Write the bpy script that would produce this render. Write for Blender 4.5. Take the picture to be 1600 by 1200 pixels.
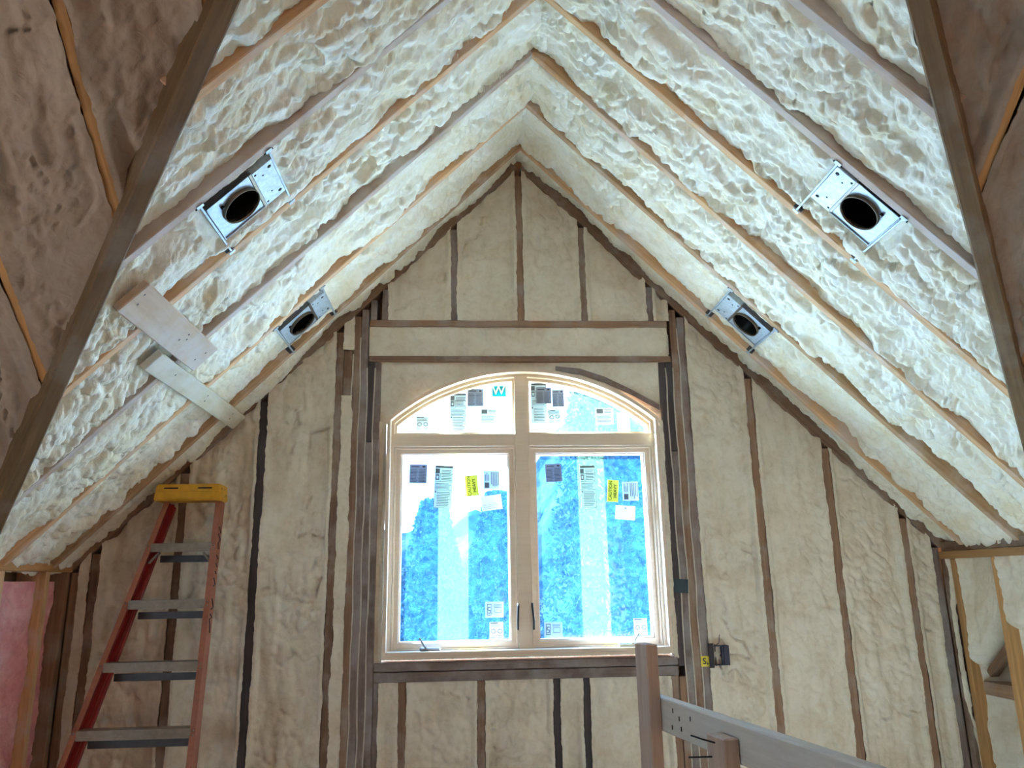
import bpy, bmesh, math, random
import numpy as np
from mathutils import Vector, Matrix

random.seed(7)
scene = bpy.context.scene
col = scene.collection
for o in list(bpy.data.objects):
    bpy.data.objects.remove(o)

# ------------------------------------------------------------------ camera
def camera_axes(p, y, r):
    cp, sp, cy, sy = math.cos(p), math.sin(p), math.cos(y), math.sin(y)
    fwd = Vector((sy*cp, cy*cp, sp)); rt = Vector((cy, -sy, 0)); up = rt.cross(fwd)
    c, s = math.cos(r), math.sin(r)
    return rt*c+up*s, up*c-rt*s, fwd
_rt, _up, _fw = camera_axes(.2523, .0638, -.0174)
cam_data = bpy.data.cameras.new('camera')
cam_data.sensor_width = 36.0
cam_data.lens = 36.0*1200/1600
cam_data.clip_start = .02
cam = bpy.data.objects.new('camera', cam_data)
cam.matrix_world = Matrix(((_rt.x, _up.x, -_fw.x, 0), (_rt.y, _up.y, -_fw.y, 0), (_rt.z, _up.z, -_fw.z, 0), (0, 0, 0, 1)))
col.objects.link(cam)
scene.camera = cam

# ------------------------------------------------------------------ light
SUN_DIR = Vector((.58, -.54, -.62)).normalized()
world = bpy.data.worlds.new('world'); scene.world = world
world.use_nodes = True
wn = world.node_tree
wn.nodes.clear()
wo = wn.nodes.new('ShaderNodeOutputWorld'); wb = wn.nodes.new('ShaderNodeBackground')
wb.inputs['Color'].default_value = (.72, .87, 1, 1); wb.inputs['Strength'].default_value = 5.0
wn.links.new(wb.outputs[0], wo.inputs[0])
sun_data = bpy.data.lights.new('sun', 'SUN')
sun_data.energy = 82.0; sun_data.angle = math.radians(.6); sun_data.color = (1, .81, .68)
sun = bpy.data.objects.new('sun', sun_data)
sun.rotation_euler = (-SUN_DIR).to_track_quat('Z', 'Y').to_euler()
sun.location = -SUN_DIR*30
col.objects.link(sun)
vs = scene.view_settings
vs.view_transform = 'Standard'; vs.look = 'None'; vs.gamma = 1.0; vs.use_curve_mapping = False
vs.exposure = 1.3
scene.cycles.use_denoising = True
scene.cycles.diffuse_bounces = 6
scene.cycles.max_bounces = 12
scene.cycles.transparent_max_bounces = 12

# ------------------------------------------------------------------ materials
def new_mat(name):
    m = bpy.data.materials.new(name); m.use_nodes = True
    nt = m.node_tree; nt.nodes.clear()
    out = nt.nodes.new('ShaderNodeOutputMaterial')
    return m, nt, out
def N(nt, t, **kw):
    n = nt.nodes.new(t)
    for k, v in kw.items():
        if k in n.inputs: n.inputs[k].default_value = v
        else: setattr(n, k, v)
    return n
def ramp(nt, stops):
    r = nt.nodes.new('ShaderNodeValToRGB')
    e = r.color_ramp.elements
    while len(e) < len(stops): e.new(.5)
    for i, (p, c) in enumerate(stops):
        e[i].position = p; e[i].color = (c[0], c[1], c[2], 1)
    return r

def wood_mat(name, light, dark, stain=None, stain_amt=0.0, rough=.7, grain=26.0, vary=.25):
    m, nt, out = new_mat(name); L = nt.links.new
    tc = N(nt, 'ShaderNodeTexCoord'); oi = N(nt, 'ShaderNodeObjectInfo')
    off = N(nt, 'ShaderNodeVectorMath', operation='ADD')
    sc = N(nt, 'ShaderNodeMath', operation='MULTIPLY'); sc.inputs[1].default_value = 37.0
    L(oi.outputs['Random'], sc.inputs[0])
    L(tc.outputs['Object'], off.inputs[0]); L(sc.outputs[0], off.inputs[1])
    mp = N(nt, 'ShaderNodeMapping'); mp.inputs['Scale'].default_value = (1.3, grain, grain)
    L(off.outputs[0], mp.inputs[0])
    n1 = N(nt, 'ShaderNodeTexNoise', Scale=1.6, Detail=6.0, Roughness=.65, Distortion=.9)
    L(mp.outputs[0], n1.inputs['Vector'])
    r = ramp(nt, [(.28, dark), (.52, [(a+b)/2 for a, b in zip(light, dark)]), (.72, light)])
    L(n1.outputs[0], r.inputs[0])
    hv = N(nt, 'ShaderNodeHueSaturation')
    mr = N(nt, 'ShaderNodeMapRange'); mr.inputs['To Min'].default_value = 1-vary; mr.inputs['To Max'].default_value = 1+vary
    L(oi.outputs['Random'], mr.inputs[0]); L(mr.outputs[0], hv.inputs['Value']); L(r.outputs[0], hv.inputs['Color'])
    cur = hv.outputs[0]
    if stain is not None:
        n2 = N(nt, 'ShaderNodeTexNoise', Scale=5.0, Detail=5.0, Roughness=.6)
        L(off.outputs[0], n2.inputs['Vector'])
        r2 = ramp(nt, [(.52-.25*stain_amt, (0, 0, 0)), (.70-.2*stain_amt, (1, 1, 1))])
        L(n2.outputs[0], r2.inputs[0])
        mx = N(nt, 'ShaderNodeMixRGB'); mx.inputs[2].default_value = (*stain, 1)
        ml = N(nt, 'ShaderNodeMath', operation='MULTIPLY'); ml.inputs[1].default_value = .8
        L(r2.outputs[0], ml.inputs[0]); L(ml.outputs[0], mx.inputs[0]); L(cur, mx.inputs[1]); cur = mx.outputs[0]
    b = N(nt, 'ShaderNodeBsdfPrincipled', Roughness=rough)
    L(cur, b.inputs['Base Color'])
    bp = N(nt, 'ShaderNodeBump', Strength=.25, Distance=.004); L(n1.outputs[0], bp.inputs['Height']); L(bp.outputs[0], b.inputs['Normal'])
    L(b.outputs[0], out.inputs[0])
    return m

def foam_mat(name, c1, c2, c3, rough=.55, bump=.35, scale=1.0):
    m, nt, out = new_mat(name); L = nt.links.new
    tc = N(nt, 'ShaderNodeTexCoord')
    n1 = N(nt, 'ShaderNodeTexNoise', Scale=6.0*scale, Detail=4.0, Roughness=.6)
    n2 = N(nt, 'ShaderNodeTexNoise', Scale=95.0*scale, Detail=4.0, Roughness=.6)
    n3 = N(nt, 'ShaderNodeTexNoise', Scale=26.0*scale, Detail=3.0, Distortion=1.2)
    for n in (n1, n2, n3): L(tc.outputs['Object'], n.inputs['Vector'])
    r = ramp(nt, [(.32, c2), (.5, c1), (.66, c3)]); L(n1.outputs[0], r.inputs[0])
    mx = N(nt, 'ShaderNodeMixRGB', blend_type='MULTIPLY'); mx.inputs[0].default_value = .5
    r3 = ramp(nt, [(.3, (.82, .76, .66)), (.55, (1, 1, 1))]); L(n3.outputs[0], r3.inputs[0])
    L(r.outputs[0], mx.inputs[1]); L(r3.outputs[0], mx.inputs[2])
    b = N(nt, 'ShaderNodeBsdfPrincipled', Roughness=rough)
    L(mx.outputs[0], b.inputs['Base Color'])
    bp1 = N(nt, 'ShaderNodeBump', Strength=bump, Distance=.012); L(n3.outputs[0], bp1.inputs['Height'])
    bp = N(nt, 'ShaderNodeBump', Strength=bump*.8, Distance=.004); L(n2.outputs[0], bp.inputs['Height']); L(bp1.outputs[0], bp.inputs['Normal'])
    L(bp.outputs[0], b.inputs['Normal'])
    L(b.outputs[0], out.inputs[0])
    return m

def plain(name, c, rough=.6, metal=0.0, noise=.12, scale=30.0, bump=0.0):
    m, nt, out = new_mat(name); L = nt.links.new
    tc = N(nt, 'ShaderNodeTexCoord'); n1 = N(nt, 'ShaderNodeTexNoise', Scale=scale, Detail=4.0)
    L(tc.outputs['Object'], n1.inputs['Vector'])
    r = ramp(nt, [(.3, [x*(1-noise) for x in c]), (.7, [min(1, x*(1+noise)) for x in c])]); L(n1.outputs[0], r.inputs[0])
    b = N(nt, 'ShaderNodeBsdfPrincipled', Roughness=rough, Metallic=metal); L(r.outputs[0], b.inputs['Base Color'])
    if bump:
        bp = N(nt, 'ShaderNodeBump', Strength=bump, Distance=.003); L(n1.outputs[0], bp.inputs['Height']); L(bp.outputs[0], b.inputs['Normal'])
    L(b.outputs[0], out.inputs[0])
    return m

def film_mat(name, tint, glow, fac, scratch):
    """glazing sheet: lets tinted light through and scatters a share of it"""
    m, nt, out = new_mat(name); L = nt.links.new
    tc = N(nt, 'ShaderNodeTexCoord')
    n1 = N(nt, 'ShaderNodeTexNoise', Scale=9.0, Detail=6.0, Roughness=.7, Distortion=2.5)
    L(tc.outputs['Object'], n1.inputs['Vector'])
    v = N(nt, 'ShaderNodeTexNoise', Scale=60.0, Detail=3.0, Distortion=4.0); L(tc.outputs['Object'], v.inputs['Vector'])
    r = ramp(nt, [(.35, (fac*(1-scratch),)*3), (.68, (min(1, fac*(1+scratch)),)*3)]); L(n1.outputs[0], r.inputs[0])
    r2 = ramp(nt, [(.60, (0, 0, 0)), (.72, (scratch*.25,)*3)]); L(v.outputs[0], r2.inputs[0])
    ad = N(nt, 'ShaderNodeMath', operation='ADD'); L(r.outputs[0], ad.inputs[0]); L(r2.outputs[0], ad.inputs[1])
    t = N(nt, 'ShaderNodeBsdfTransparent'); t.inputs[0].default_value = (*tint, 1)
    tl = N(nt, 'ShaderNodeBsdfTranslucent'); tl.inputs[0].default_value = (*glow, 1)
    mx = N(nt, 'ShaderNodeMixShader'); L(ad.outputs[0], mx.inputs[0]); L(t.outputs[0], mx.inputs[1]); L(tl.outputs[0], mx.inputs[2])
    L(mx.outputs[0], out.inputs[0])
    return m
def paper_mat(name, c, through=.35):
    m, nt, out = new_mat(name); L = nt.links.new
    tc = N(nt, 'ShaderNodeTexCoord'); n1 = N(nt, 'ShaderNodeTexNoise', Scale=40.0, Detail=3.0); L(tc.outputs['Object'], n1.inputs['Vector'])
    r = ramp(nt, [(.3, [x*.92 for x in c]), (.7, c)]); L(n1.outputs[0], r.inputs[0])
    d = N(nt, 'ShaderNodeBsdfDiffuse'); t = N(nt, 'ShaderNodeBsdfTranslucent')
    L(r.outputs[0], d.inputs[0]); L(r.outputs[0], t.inputs[0])
    mx = N(nt, 'ShaderNodeMixShader'); mx.inputs[0].default_value = through
    L(d.outputs[0], mx.inputs[1]); L(t.outputs[0], mx.inputs[2]); L(mx.outputs[0], out.inputs[0])
    return m

M = {}
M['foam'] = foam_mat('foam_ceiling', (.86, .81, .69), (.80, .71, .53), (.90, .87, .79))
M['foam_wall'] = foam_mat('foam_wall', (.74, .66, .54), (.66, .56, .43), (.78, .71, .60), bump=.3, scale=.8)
M['foam_main_shaded'] = foam_mat('foam_main_shaded', (.385, .31, .255), (.32, .25, .20), (.42, .35, .29), bump=.3, scale=.8)  # same foam as the ceiling, with the main roof's shade put into the colour
M['pink'] = foam_mat('pink_fibreglass', (.80, .36, .37), (.70, .26, .28), (.86, .50, .50), rough=.9, bump=.6)
M['rafter'] = wood_mat('rafter_wood', (.72, .46, .26), (.46, .25, .12), (.66, .53, .46), .15)
M['rafter_grey'] = wood_mat('rafter_wood_oversprayed', (.60, .44, .34), (.40, .27, .19), (.62, .54, .50), .7)
M['stud'] = wood_mat('stud_wood', (.34, .20, .12), (.17, .09, .055), (.36, .29, .24), .2, grain=34)
M['stud_orange'] = wood_mat('stud_wood_orange', (.58, .32, .13), (.34, .17, .06), None, 0, grain=24)
M['stud_dark'] = wood_mat('stud_wood_dark', (.10, .075, .075), (.045, .035, .04), None, 0, grain=34)
M['stud_grey'] = wood_mat('stud_wood_grey', (.28, .20, .17), (.15, .10, .085), (.34, .30, .29), .4, grain=34)
M['valley'] = wood_mat('valley_wood', (.21, .125, .055), (.10, .055, .024), (.24, .18, .13), .12)
M['board'] = wood_mat('brace_board_wood', (.74, .55, .40), (.54, .37, .25), (.62, .54, .50), .25, grain=10)
M['board_grey'] = wood_mat('brace_board_wood_grey', (.66, .58, .44), (.46, .39, .28), (.68, .64, .58), .3, grain=10)
M['rail'] = wood_mat('guard_rail_wood', (.80, .76, .70), (.60, .55, .49), None, 0, grain=16)
M['post'] = wood_mat('guard_post_wood', (.56, .42, .34), (.38, .26, .19), None, 0, grain=22)
M['pine'] = wood_mat('window_pine', (.80, .64, .50), (.73, .56, .42), None, 0, rough=.5, grain=30, vary=.06)
M['ply'] = wood_mat('plywood_floor', (.50, .42, .33), (.40, .33, .25), (.44, .40, .35), .3, grain=3)
M['deck'] = wood_mat('roof_deck', (.40, .28, .18), (.28, .18, .11), None, 0, grain=4)
M['bead'] = plain('sealant_bead', (.62, .55, .47), .6)
M['steel'] = plain('galvanised_steel', (.42, .48, .54), .5, .55, .18, 60)
M['steel_dark'] = plain('dark_steel', (.10, .10, .11), .5, .6)
M['can_in'] = plain('can_interior', (.030, .026, .024), .25, .7)
M['can_rim'] = plain('can_rim', (.17, .14, .11), .35, .8)
M['copper'] = plain('lamp_socket', (.20, .09, .05), .3, .8)
M['nail'] = plain('nail_steel', (.03, .03, .035), .4, .8)
M['ladder'] = plain('ladder_fibreglass', (.36, .125, .075), .5, 0, .12, 50)
M['ladder_in'] = plain('ladder_fibreglass_red', (.30, .02, .02), .5, 0, .1, 50)
M['alu'] = plain('ladder_aluminium', (.27, .23, .19), .5, .35, .15, 40)
M['cap'] = plain('ladder_cap_yellow', (.66, .34, .02), .5, 0, .1, 30)
M['black'] = plain('black_plastic', (.012, .013, .018), .4)
M['box_blue'] = plain('dark_blue_plastic', (.02, .035, .075), .4)
M['tape'] = plain('dark_teal_tape', (.02, .055, .075), .45)
M['ink'] = plain('ink_black', (.02, .02, .022), .6)
M['ink_soft'] = plain('ink_grey', (.13, .15, .18), .7)
M['note'] = plain('yellow_note', (.80, .66, .08), .7)
M['hardware'] = plain('window_hardware', (.30, .30, .30), .35, .7)
M['white_jamb'] = M['pine']
M['film'] = film_mat('blue_glazing_film', (.24, .48, 1), (.04, .30, 1), .045, .6)
M['film_strip'] = film_mat('clear_glazing_film', (.55, .95, 1.0), (.32, .92, 1), .030, .1)
M['film_top'] = film_mat('transom_glazing_film', (.46, .78, 1.0), (.3, .8, 1), .035, .3)
M['paper'] = paper_mat('label_paper', (.75, .90, .95), .13)
M['paper_white'] = paper_mat('white_paper', (.92, .93, .92), .15)
M['paper_grey'] = paper_mat('grey_label', (.34, .40, .52), .12)
M['paper_yellow'] = paper_mat('yellow_label', (.95, .93, .25), .12)
M['teal'] = paper_mat('teal_print', (.02, .42, .48), .3)
M['green_ink'] = plain('green_ink', (.05, .13, .02), .7)
M['ground'] = plain('pale_bounce_ground', (.80, .78, .74), .9, 0, .06, 2)
M['leaf'] = plain('tree_foliage', (.035, .052, .052), 1.0, 0, .4, 3)  # haze put into the foliage colour as a blue-grey cast
for _n in M['leaf'].node_tree.nodes:
    if _n.type == 'BSDF_PRINCIPLED': _n.inputs['Specular IOR Level'].default_value = 0.0
M['bark'] = plain('tree_bark', (.16, .12, .10), .9, 0, .3, 12)
def _glass():
    m, nt, out = new_mat('window_glass'); L = nt.links.new
    t = N(nt, 'ShaderNodeBsdfTransparent'); t.inputs[0].default_value = (.95, .98, .98, 1)
    g = N(nt, 'ShaderNodeBsdfGlossy', Roughness=.02)
    mx = N(nt, 'ShaderNodeMixShader'); mx.inputs[0].default_value = .04
    L(t.outputs[0], mx.inputs[1]); L(g.outputs[0], mx.inputs[2]); L(mx.outputs[0], out.inputs[0])
    return m
M['glass'] = _glass()

# ------------------------------------------------------------------ builders
def tag(o, label=None, cat=None, group=None, kind=None):
    if label: o['label'] = label
    if cat: o['category'] = cat
    if group: o['group'] = group
    if kind: o['kind'] = kind
    return o
PLACED = {}
def link(name, me, mat=None, parent=None, mw=None):
    o = bpy.data.objects.new(name, me)
    col.objects.link(o)
    if mat is not None and not me.materials: me.materials.append(M[mat] if isinstance(mat, str) else mat)
    if mw is not None: o.matrix_world = mw
    mw = mw if mw is not None else Matrix.Identity(4)
    PLACED[o.name] = mw
    if parent is not None:
        o.parent = parent
        loc = PLACED[parent.name].inverted() @ mw
        l, q, s_ = loc.decompose()
        o.location = l; o.rotation_euler = q.to_euler(); o.scale = s_
    return o
def empty(name, loc):
    o = bpy.data.objects.new(name, None); o.empty_display_size = .1
    o.location = loc; col.objects.link(o)
    PLACED[o.name] = Matrix.Translation(Vector(loc))
    return o
def frame(O, U, V, W):
    U, V, W = Vector(U).normalized(), Vector(V).normalized(), Vector(W).normalized()
    return Matrix(((U.x, V.x, W.x, O[0]), (U.y, V.y, W.y, O[1]), (U.z, V.z, W.z, O[2]), (0, 0, 0, 1)))
def bm_mesh(name, bm, smooth=False):
    me = bpy.data.meshes.new(name); bmesh.ops.recalc_face_normals(bm, faces=bm.faces[:]); bm.to_mesh(me); bm.free()
    if smooth:
        for p in me.polygons: p.use_smooth = True
    return me
def add_box(bm, lo, hi):
    vs_ = [bm.verts.new((x, y, z)) for x in (lo[0], hi[0]) for y in (lo[1], hi[1]) for z in (lo[2], hi[2])]
    for f in ((0, 1, 3, 2), (4, 6, 7, 5), (0, 4, 5, 1), (2, 3, 7, 6), (0, 2, 6, 4), (1, 5, 7, 3)):
        bm.faces.new([vs_[i] for i in f])
def box_mesh(name, lo, hi, bev=.003):
    bm = bmesh.new(); add_box(bm, lo, hi)
    if bev: bmesh.ops.bevel(bm, geom=bm.edges[:], offset=bev, segments=1, affect='EDGES')
    return bm_mesh(name, bm)
def beam(name, fr, lo, hi, mat, parent=None, bev=.003):
    """plank given by its extents in the frame fr; local x runs along the longest side"""
    lo, hi = Vector(lo), Vector(hi)
    c = (lo+hi)/2; d = hi-lo
    ax = max(range(3), key=lambda i: d[i])
    order = [ax, (ax+1) % 3, (ax+2) % 3]
    cols = [fr.col[i].to_3d() for i in order]
    h = [d[i]/2 for i in order]
    mw = frame(fr @ c, *cols)
    me = box_mesh(name, [-x for x in h], h, min(bev, min(h)*.5))
    return link(name, me, mat, parent, mw)
WORLD = Matrix.Identity(4)
def wbeam(name, x0, x1, y0, y1, z0, z1, mat, parent=None, bev=.003):
    return beam(name, WORLD, (x0, y0, z0), (x1, y1, z1), mat, parent, bev)
def stick(name, a, b, w, t, mat, parent=None, upv=(0, 0, 1), bev=.003):
    """plank from a to b, w across, t along upv"""
    a, b = Vector(a), Vector(b); d = b-a; L = d.length; U = d/L
    W = Vector(upv) - U*U.dot(Vector(upv)); W.normalize(); V = W.cross(U)
    mw = frame((a+b)/2, U, V, W)
    me = box_mesh(name, (-L/2, -w/2, -t/2), (L/2, w/2, t/2), bev)
    return link(name, me, mat, parent, mw)
def prism_mesh(name, pts, y0, y1):
    """closed polygon pts (x,z) extruded in y"""
    bm = bmesh.new()
    a = [bm.verts.new((x, y0, z)) for x, z in pts]; b = [bm.verts.new((x, y1, z)) for x, z in pts]
    n = len(pts)
    bm.faces.new(a); bm.faces.new(b[::-1])
    for i in range(n): bm.faces.new((a[i], b[i], b[(i+1) % n], a[(i+1) % n]))
    return bm_mesh(name, bm)
def lathe_into(bm, prof, seg=40, mw=None):
    rings = []
    for r, z in prof:
        rings.append([bm.verts.new((r*math.cos(2*math.pi*k/seg), r*math.sin(2*math.pi*k/seg), z)) for k in range(seg)])
    for a, b in zip(rings, rings[1:]):
        for k in range(seg): bm.faces.new((a[k], a[(k+1) % seg], b[(k+1) % seg], b[k]))
    return rings
def tube_mesh(name, pts, r, seg=8):
    bm = bmesh.new(); pts = [Vector(p) for p in pts]; prev = None
    for i, p in enumerate(pts):
        d = (pts[min(i+1, len(pts)-1)]-pts[max(i-1, 0)]).normalized()
        a = d.orthogonal().normalized(); b = d.cross(a)
        if prev is not None:
            a = (prev - d*prev.dot(d)).normalized(); b = d.cross(a)
        prev = a
        ring = [bm.verts.new(p + (a*math.cos(2*math.pi*k/seg)+b*math.sin(2*math.pi*k/seg))*r) for k in range(seg)]
        if i:
            for k in range(seg): bm.faces.new((last[k], last[(k+1) % seg], ring[(k+1) % seg], ring[k]))
        else: bm.faces.new(ring[::-1])
        last = ring
    bm.faces.new(last)
    return bm_mesh(name, bm, True)
def text_mesh(name, s, size, mirror=False):
    cu = bpy.data.curves.new(name, 'FONT'); cu.body = s; cu.size = size; cu.align_x = 'CENTER'; cu.align_y = 'CENTER'
    cu.extrude = .0004; cu.offset = size*.018; cu.resolution_u = 3
    ob = bpy.data.objects.new(name, cu); col.objects.link(ob)
    dg = bpy.context.evaluated_depsgraph_get()
    me = bpy.data.meshes.new_from_object(ob.evaluated_get(dg))
    bpy.data.objects.remove(ob); bpy.data.curves.remove(cu)
    me.name = name; me.materials.clear()
    if mirror:
        me.transform(Matrix.Scale(-1, 4, (1, 0, 0))); me.flip_normals()
    return me

# numpy noise ---------------------------------------------------------------
def _h(ix, iy, s):
    x = (ix.astype(np.int64)*374761393 + iy.astype(np.int64)*668265263 + int(s)*982451653) & 0xffffffff
    x = ((x ^ (x >> 13))*1274126177) & 0xffffffff
    x = ((x ^ (x >> 16))*2246822519) & 0xffffffff
    return ((x ^ (x >> 15)) & 0xffffff)/float(0xffffff)
def vnoise(x, y, s):
    ix, iy = np.floor(x), np.floor(y); fx, fy = x-ix, y-iy
    fx = fx*fx*fx*(fx*(fx*6-15)+10); fy = fy*fy*fy*(fy*(fy*6-15)+10)
    a, b, c, d = _h(ix, iy, s), _h(ix+1, iy, s), _h(ix, iy+1, s), _h(ix+1, iy+1, s)
    return (a+(b-a)*fx)*(1-fy)+(c+(d-c)*fx)*fy
def fbm(x, y, s, o=4):
    r = 0; amp = .5; tot = 0
    for k in range(o):
        r = r+amp*vnoise(x, y, s+k*17); tot += amp; x = x*2.03+3.1; y = y*2.03+1.7; amp *= .5
    return r/tot*2-1
def cells(x, y, s):
    """domes: height of the largest dome over each point and a crease value"""
    ix, iy = np.floor(x), np.floor(y)
    f1 = np.full(x.shape, 9.0); f2 = np.full(x.shape, 9.0); rid = np.zeros(x.shape)
    for dx in (-1, 0, 1):
        for dy in (-1, 0, 1):
            cx, cy = ix+dx, iy+dy
            px = cx+_h(cx, cy, s); py = cy+_h(cx, cy, s+91)
            d = (px-x)**2+(py-y)**2
            new = d < f1
            f2 = np.where(new, f1, np.minimum(f2, d)); rid = np.where(new, _h(cx, cy, s+7), rid); f1 = np.where(new, d, f1)
    return np.sqrt(np.clip(1-f1/.9, 0, 1)), rid, np.sqrt(f2)-np.sqrt(f1)

def foam_patch(name, parent, O, U, V, W, v0, v1, u0, u1, mat, res=.008, style='lumpy', depth=.035, seed=1, spill=(0, 0), holes=(), amp=1.0, curl=0.0):
    """sprayed foam filling one bay: a height field over the frame (U along the bay, V across, W into the room)"""
    nv = max(4, int((v1-v0)/res)+1)
    vv = np.linspace(v0, v1, nv)
    ua = np.array([u0(v) for v in vv]) if callable(u0) else np.full(nv, u0)
    ub = np.array([u1(v) for v in vv]) if callable(u1) else np.full(nv, u1)
    nu = max(4, int((ub-ua).max()/res)+1)
    t = np.linspace(0, 1, nu)[:, None]
    uu = ua[None, :]+(ub-ua)[None, :]*t
    vg = np.broadcast_to(vv[None, :], uu.shape).copy()
    edge = np.minimum(vg-v0, v1-vg)
    s = seed*101
    du = np.zeros_like(uu); dv = np.zeros_like(uu)
    if style == 'lumpy':
        wx = uu+.03*fbm(uu*7, vg*7, s+1, 3); wy = vg+.03*fbm(uu*7, vg*7, s+2, 3)
        low = fbm(uu*2.6, vg*6.5, s+3, 3)
        mid = fbm(uu*7, vg*13, s+31, 3)
        patch = np.clip(.55+1.1*fbm(uu*3.1+4, vg*5, s+4, 2), .12, 1)
        b1, r1, c1 = cells(wx*11, wy*15, s+5)
        b2, r2, c2 = cells(wx*25+.4*r1, wy*29, s+6)
        b3, r3, c3 = cells(wx*58, wy*62, s+8)
        b1 = (.55*b1+.45*np.sqrt(np.clip(c1*1.5, 0, 1)))*(.3+.7*r1); b2 = (.5*b2+.5*np.sqrt(np.clip(c2*1.5, 0, 1)))*(.35+.65*r2)
        h = -depth-.018+.028*low+.022*mid+amp*(.062*b1*patch+.030*b2*(.4+.6*patch)+.008*b3)
        h = np.where(h > .004, .004+.35*(h-.004), h)
        du = .5*(b1*patch*.03+b2*.012); dv = .45*(b1*patch*.028+b2*.011)*np.clip(edge/.03, 0, 1)
        k = np.clip(edge/.02, 0, 1); h = np.where(h > -.004, h*k+(1-k)*-.004, h)
        h = h-.02*(1-np.clip(edge/.012, 0, 1))*np.clip(.5+fbm(uu*9, vg*9, s+9, 2), 0, 1)
    elif style == 'wall':
        wx = uu+.02*fbm(uu*6, vg*6, s+1, 3); wy = vg+.02*fbm(uu*6, vg*6, s+2, 3)
        low = fbm(uu*1.9, vg*5, s+3, 3); rip = fbm(uu*5, vg*22, s+4, 3)
        b1, r1, c1 = cells(wx*15, wy*19, s+5); b2, r2, c2 = cells(wx*38, wy*42, s+6)
        patch = np.clip(.5+1.2*fbm(uu*2.1, vg*4, s+7, 2), .1, 1)
        b1 = .5*b1+.5*np.sqrt(np.clip(c1*1.4, 0, 1))
        h = -depth-.4*.014*amp+amp*(.014*low+.007*rip+.016*b1*patch*(.4+.6*r1)+.005*b2*patch)
        crack = np.clip(1-np.abs(fbm(uu*3.3+1.5, vg*3.9, s+11, 4))/.022, 0, 1)*np.clip(3*fbm(uu*2.5, vg*2.5, s+12, 2), 0, 1)
        h = h-.022*crack
        rim = np.clip(1-edge/.045, 0, 1)
        h = h+rim*(depth*.7)
        h = np.minimum(h, .010)
    elif style == 'flat':
        h = -depth+amp*(.006*fbm(uu*5, vg*5, s+3, 4)+.002*fbm(uu*30, vg*30, s+4, 2))
    elif style == 'batt':
        b1, r1, c1 = cells(uu*9, vg*12, s+5)
        h = -depth+.03*fbm(uu*3, vg*8, s+3, 4)+.012*b1+.006*fbm(uu*40, vg*40, s+6, 3)
        k = np.clip(edge/.05, 0, 1); h = h-.025*(1-k)
    # ragged seams where foam runs over the lumber
    for side, amt in ((0, spill[0]), (1, spill[1])):
        if amt:
            e = (vg-v0) if side == 0 else (v1-vg)
            f = np.clip(1-e/.05, 0, 1)
            j = amt*(.55+1.3*fbm(uu*7, uu*0+side*5, s+21+side, 3)+.9*fbm(uu*38, uu*0+side*5, s+25+side, 3))
            dv = dv+(-1 if side == 0 else 1)*f*j
            h = np.where(e < .025, np.maximum(h, .0025+.004*vnoise(uu*30, vg*30, s+23)), h)
    if curl: h = h-curl*np.clip(1-(uu-ua[None, :])/.09, 0, 1)**2
    for (hu, hv, ru, rv, dep) in holes:
        if ru < 0:
            q = np.sqrt((uu-hu)**2+(vg-hv)**2)/(-ru); h = np.where(q < 1, np.minimum(h, -dep), h)
        else:
            q = np.maximum(np.abs(uu-hu)/ru, np.abs(vg-hv)/rv)
            w_ = np.clip((1.2-q)/.2, 0, 1); h = np.where(h > -dep, h*(1-w_)-dep*w_, h)
    uu = uu+du; vg = vg+dv
    U_, V_, W_ = (np.array(Vector(a).normalized()) for a in (U, V, W))
    P = np.array(O)[None, None, :]+uu[..., None]*U_+vg[..., None]*V_+h[..., None]*W_
    idx = np.arange(nu*nv).reshape(nu, nv)
    q = np.stack([idx[:-1, :-1], idx[1:, :-1], idx[1:, 1:], idx[:-1, 1:]], -1).reshape(-1, 4)
    if np.dot(np.cross(U_, V_), W_) < 0: q = q[:, ::-1]
    P = P.reshape(-1, 3)
    c = P.mean(0); P = P-c
    me = bpy.data.meshes.new(name)
    me.vertices.add(len(P)); me.vertices.foreach_set('co', P.ravel())
    me.loops.add(q.size); me.loops.foreach_set('vertex_index', q.ravel().astype(np.int32))
    me.polygons.add(len(q)); me.polygons.foreach_set('loop_start', np.arange(0, q.size, 4, dtype=np.int32))
    me.polygons.foreach_set('loop_total', np.full(len(q), 4, np.int32))
    me.polygons.foreach_set('use_smooth', np.ones(len(q), bool))
    me.update()
    return link(name, me, mat, parent, Matrix.Translation(Vector(c)))

# ------------------------------------------------------------------ dimensions
XR, ZR, S = .33, 2.463, 1.0043           # ridge line of the dormer, roof pitch
NRM = math.hypot(1, S)
YW = 4.2                                 # face of the gable wall studs
ZF = -1.40                               # floor
XL, XRW = -2.02, 2.62                    # knee walls
MZ, MS = 3.03, .85                       # main roof plane z = MZ - MS*y
UL, WL = Vector((-1, 0, -S)).normalized(), Vector((S, 0, -1)).normalized()
URt, WR = Vector((1, 0, -S)).normalized(), Vector((-S, 0, -1)).normalized()
VY = Vector((0, 1, 0))
O_R = Vector((XR, 0, ZR))
FL = frame(O_R, UL, VY, WL); FR = frame(O_R, URt, VY, WR)
def valley_u(y): return max(0.0, (MS*y-(MZ-ZR))/S)*NRM
def knee_u(side): return ((XR-XL) if side < 0 else (XRW-XR))*NRM
def u_end(side): return lambda y: min(valley_u(y), knee_u(side)+.03)
RAFT = [.80, 1.20, 1.60, 2.0, 2.41, 2.80, 3.21, 3.61, 4.03]

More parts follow.
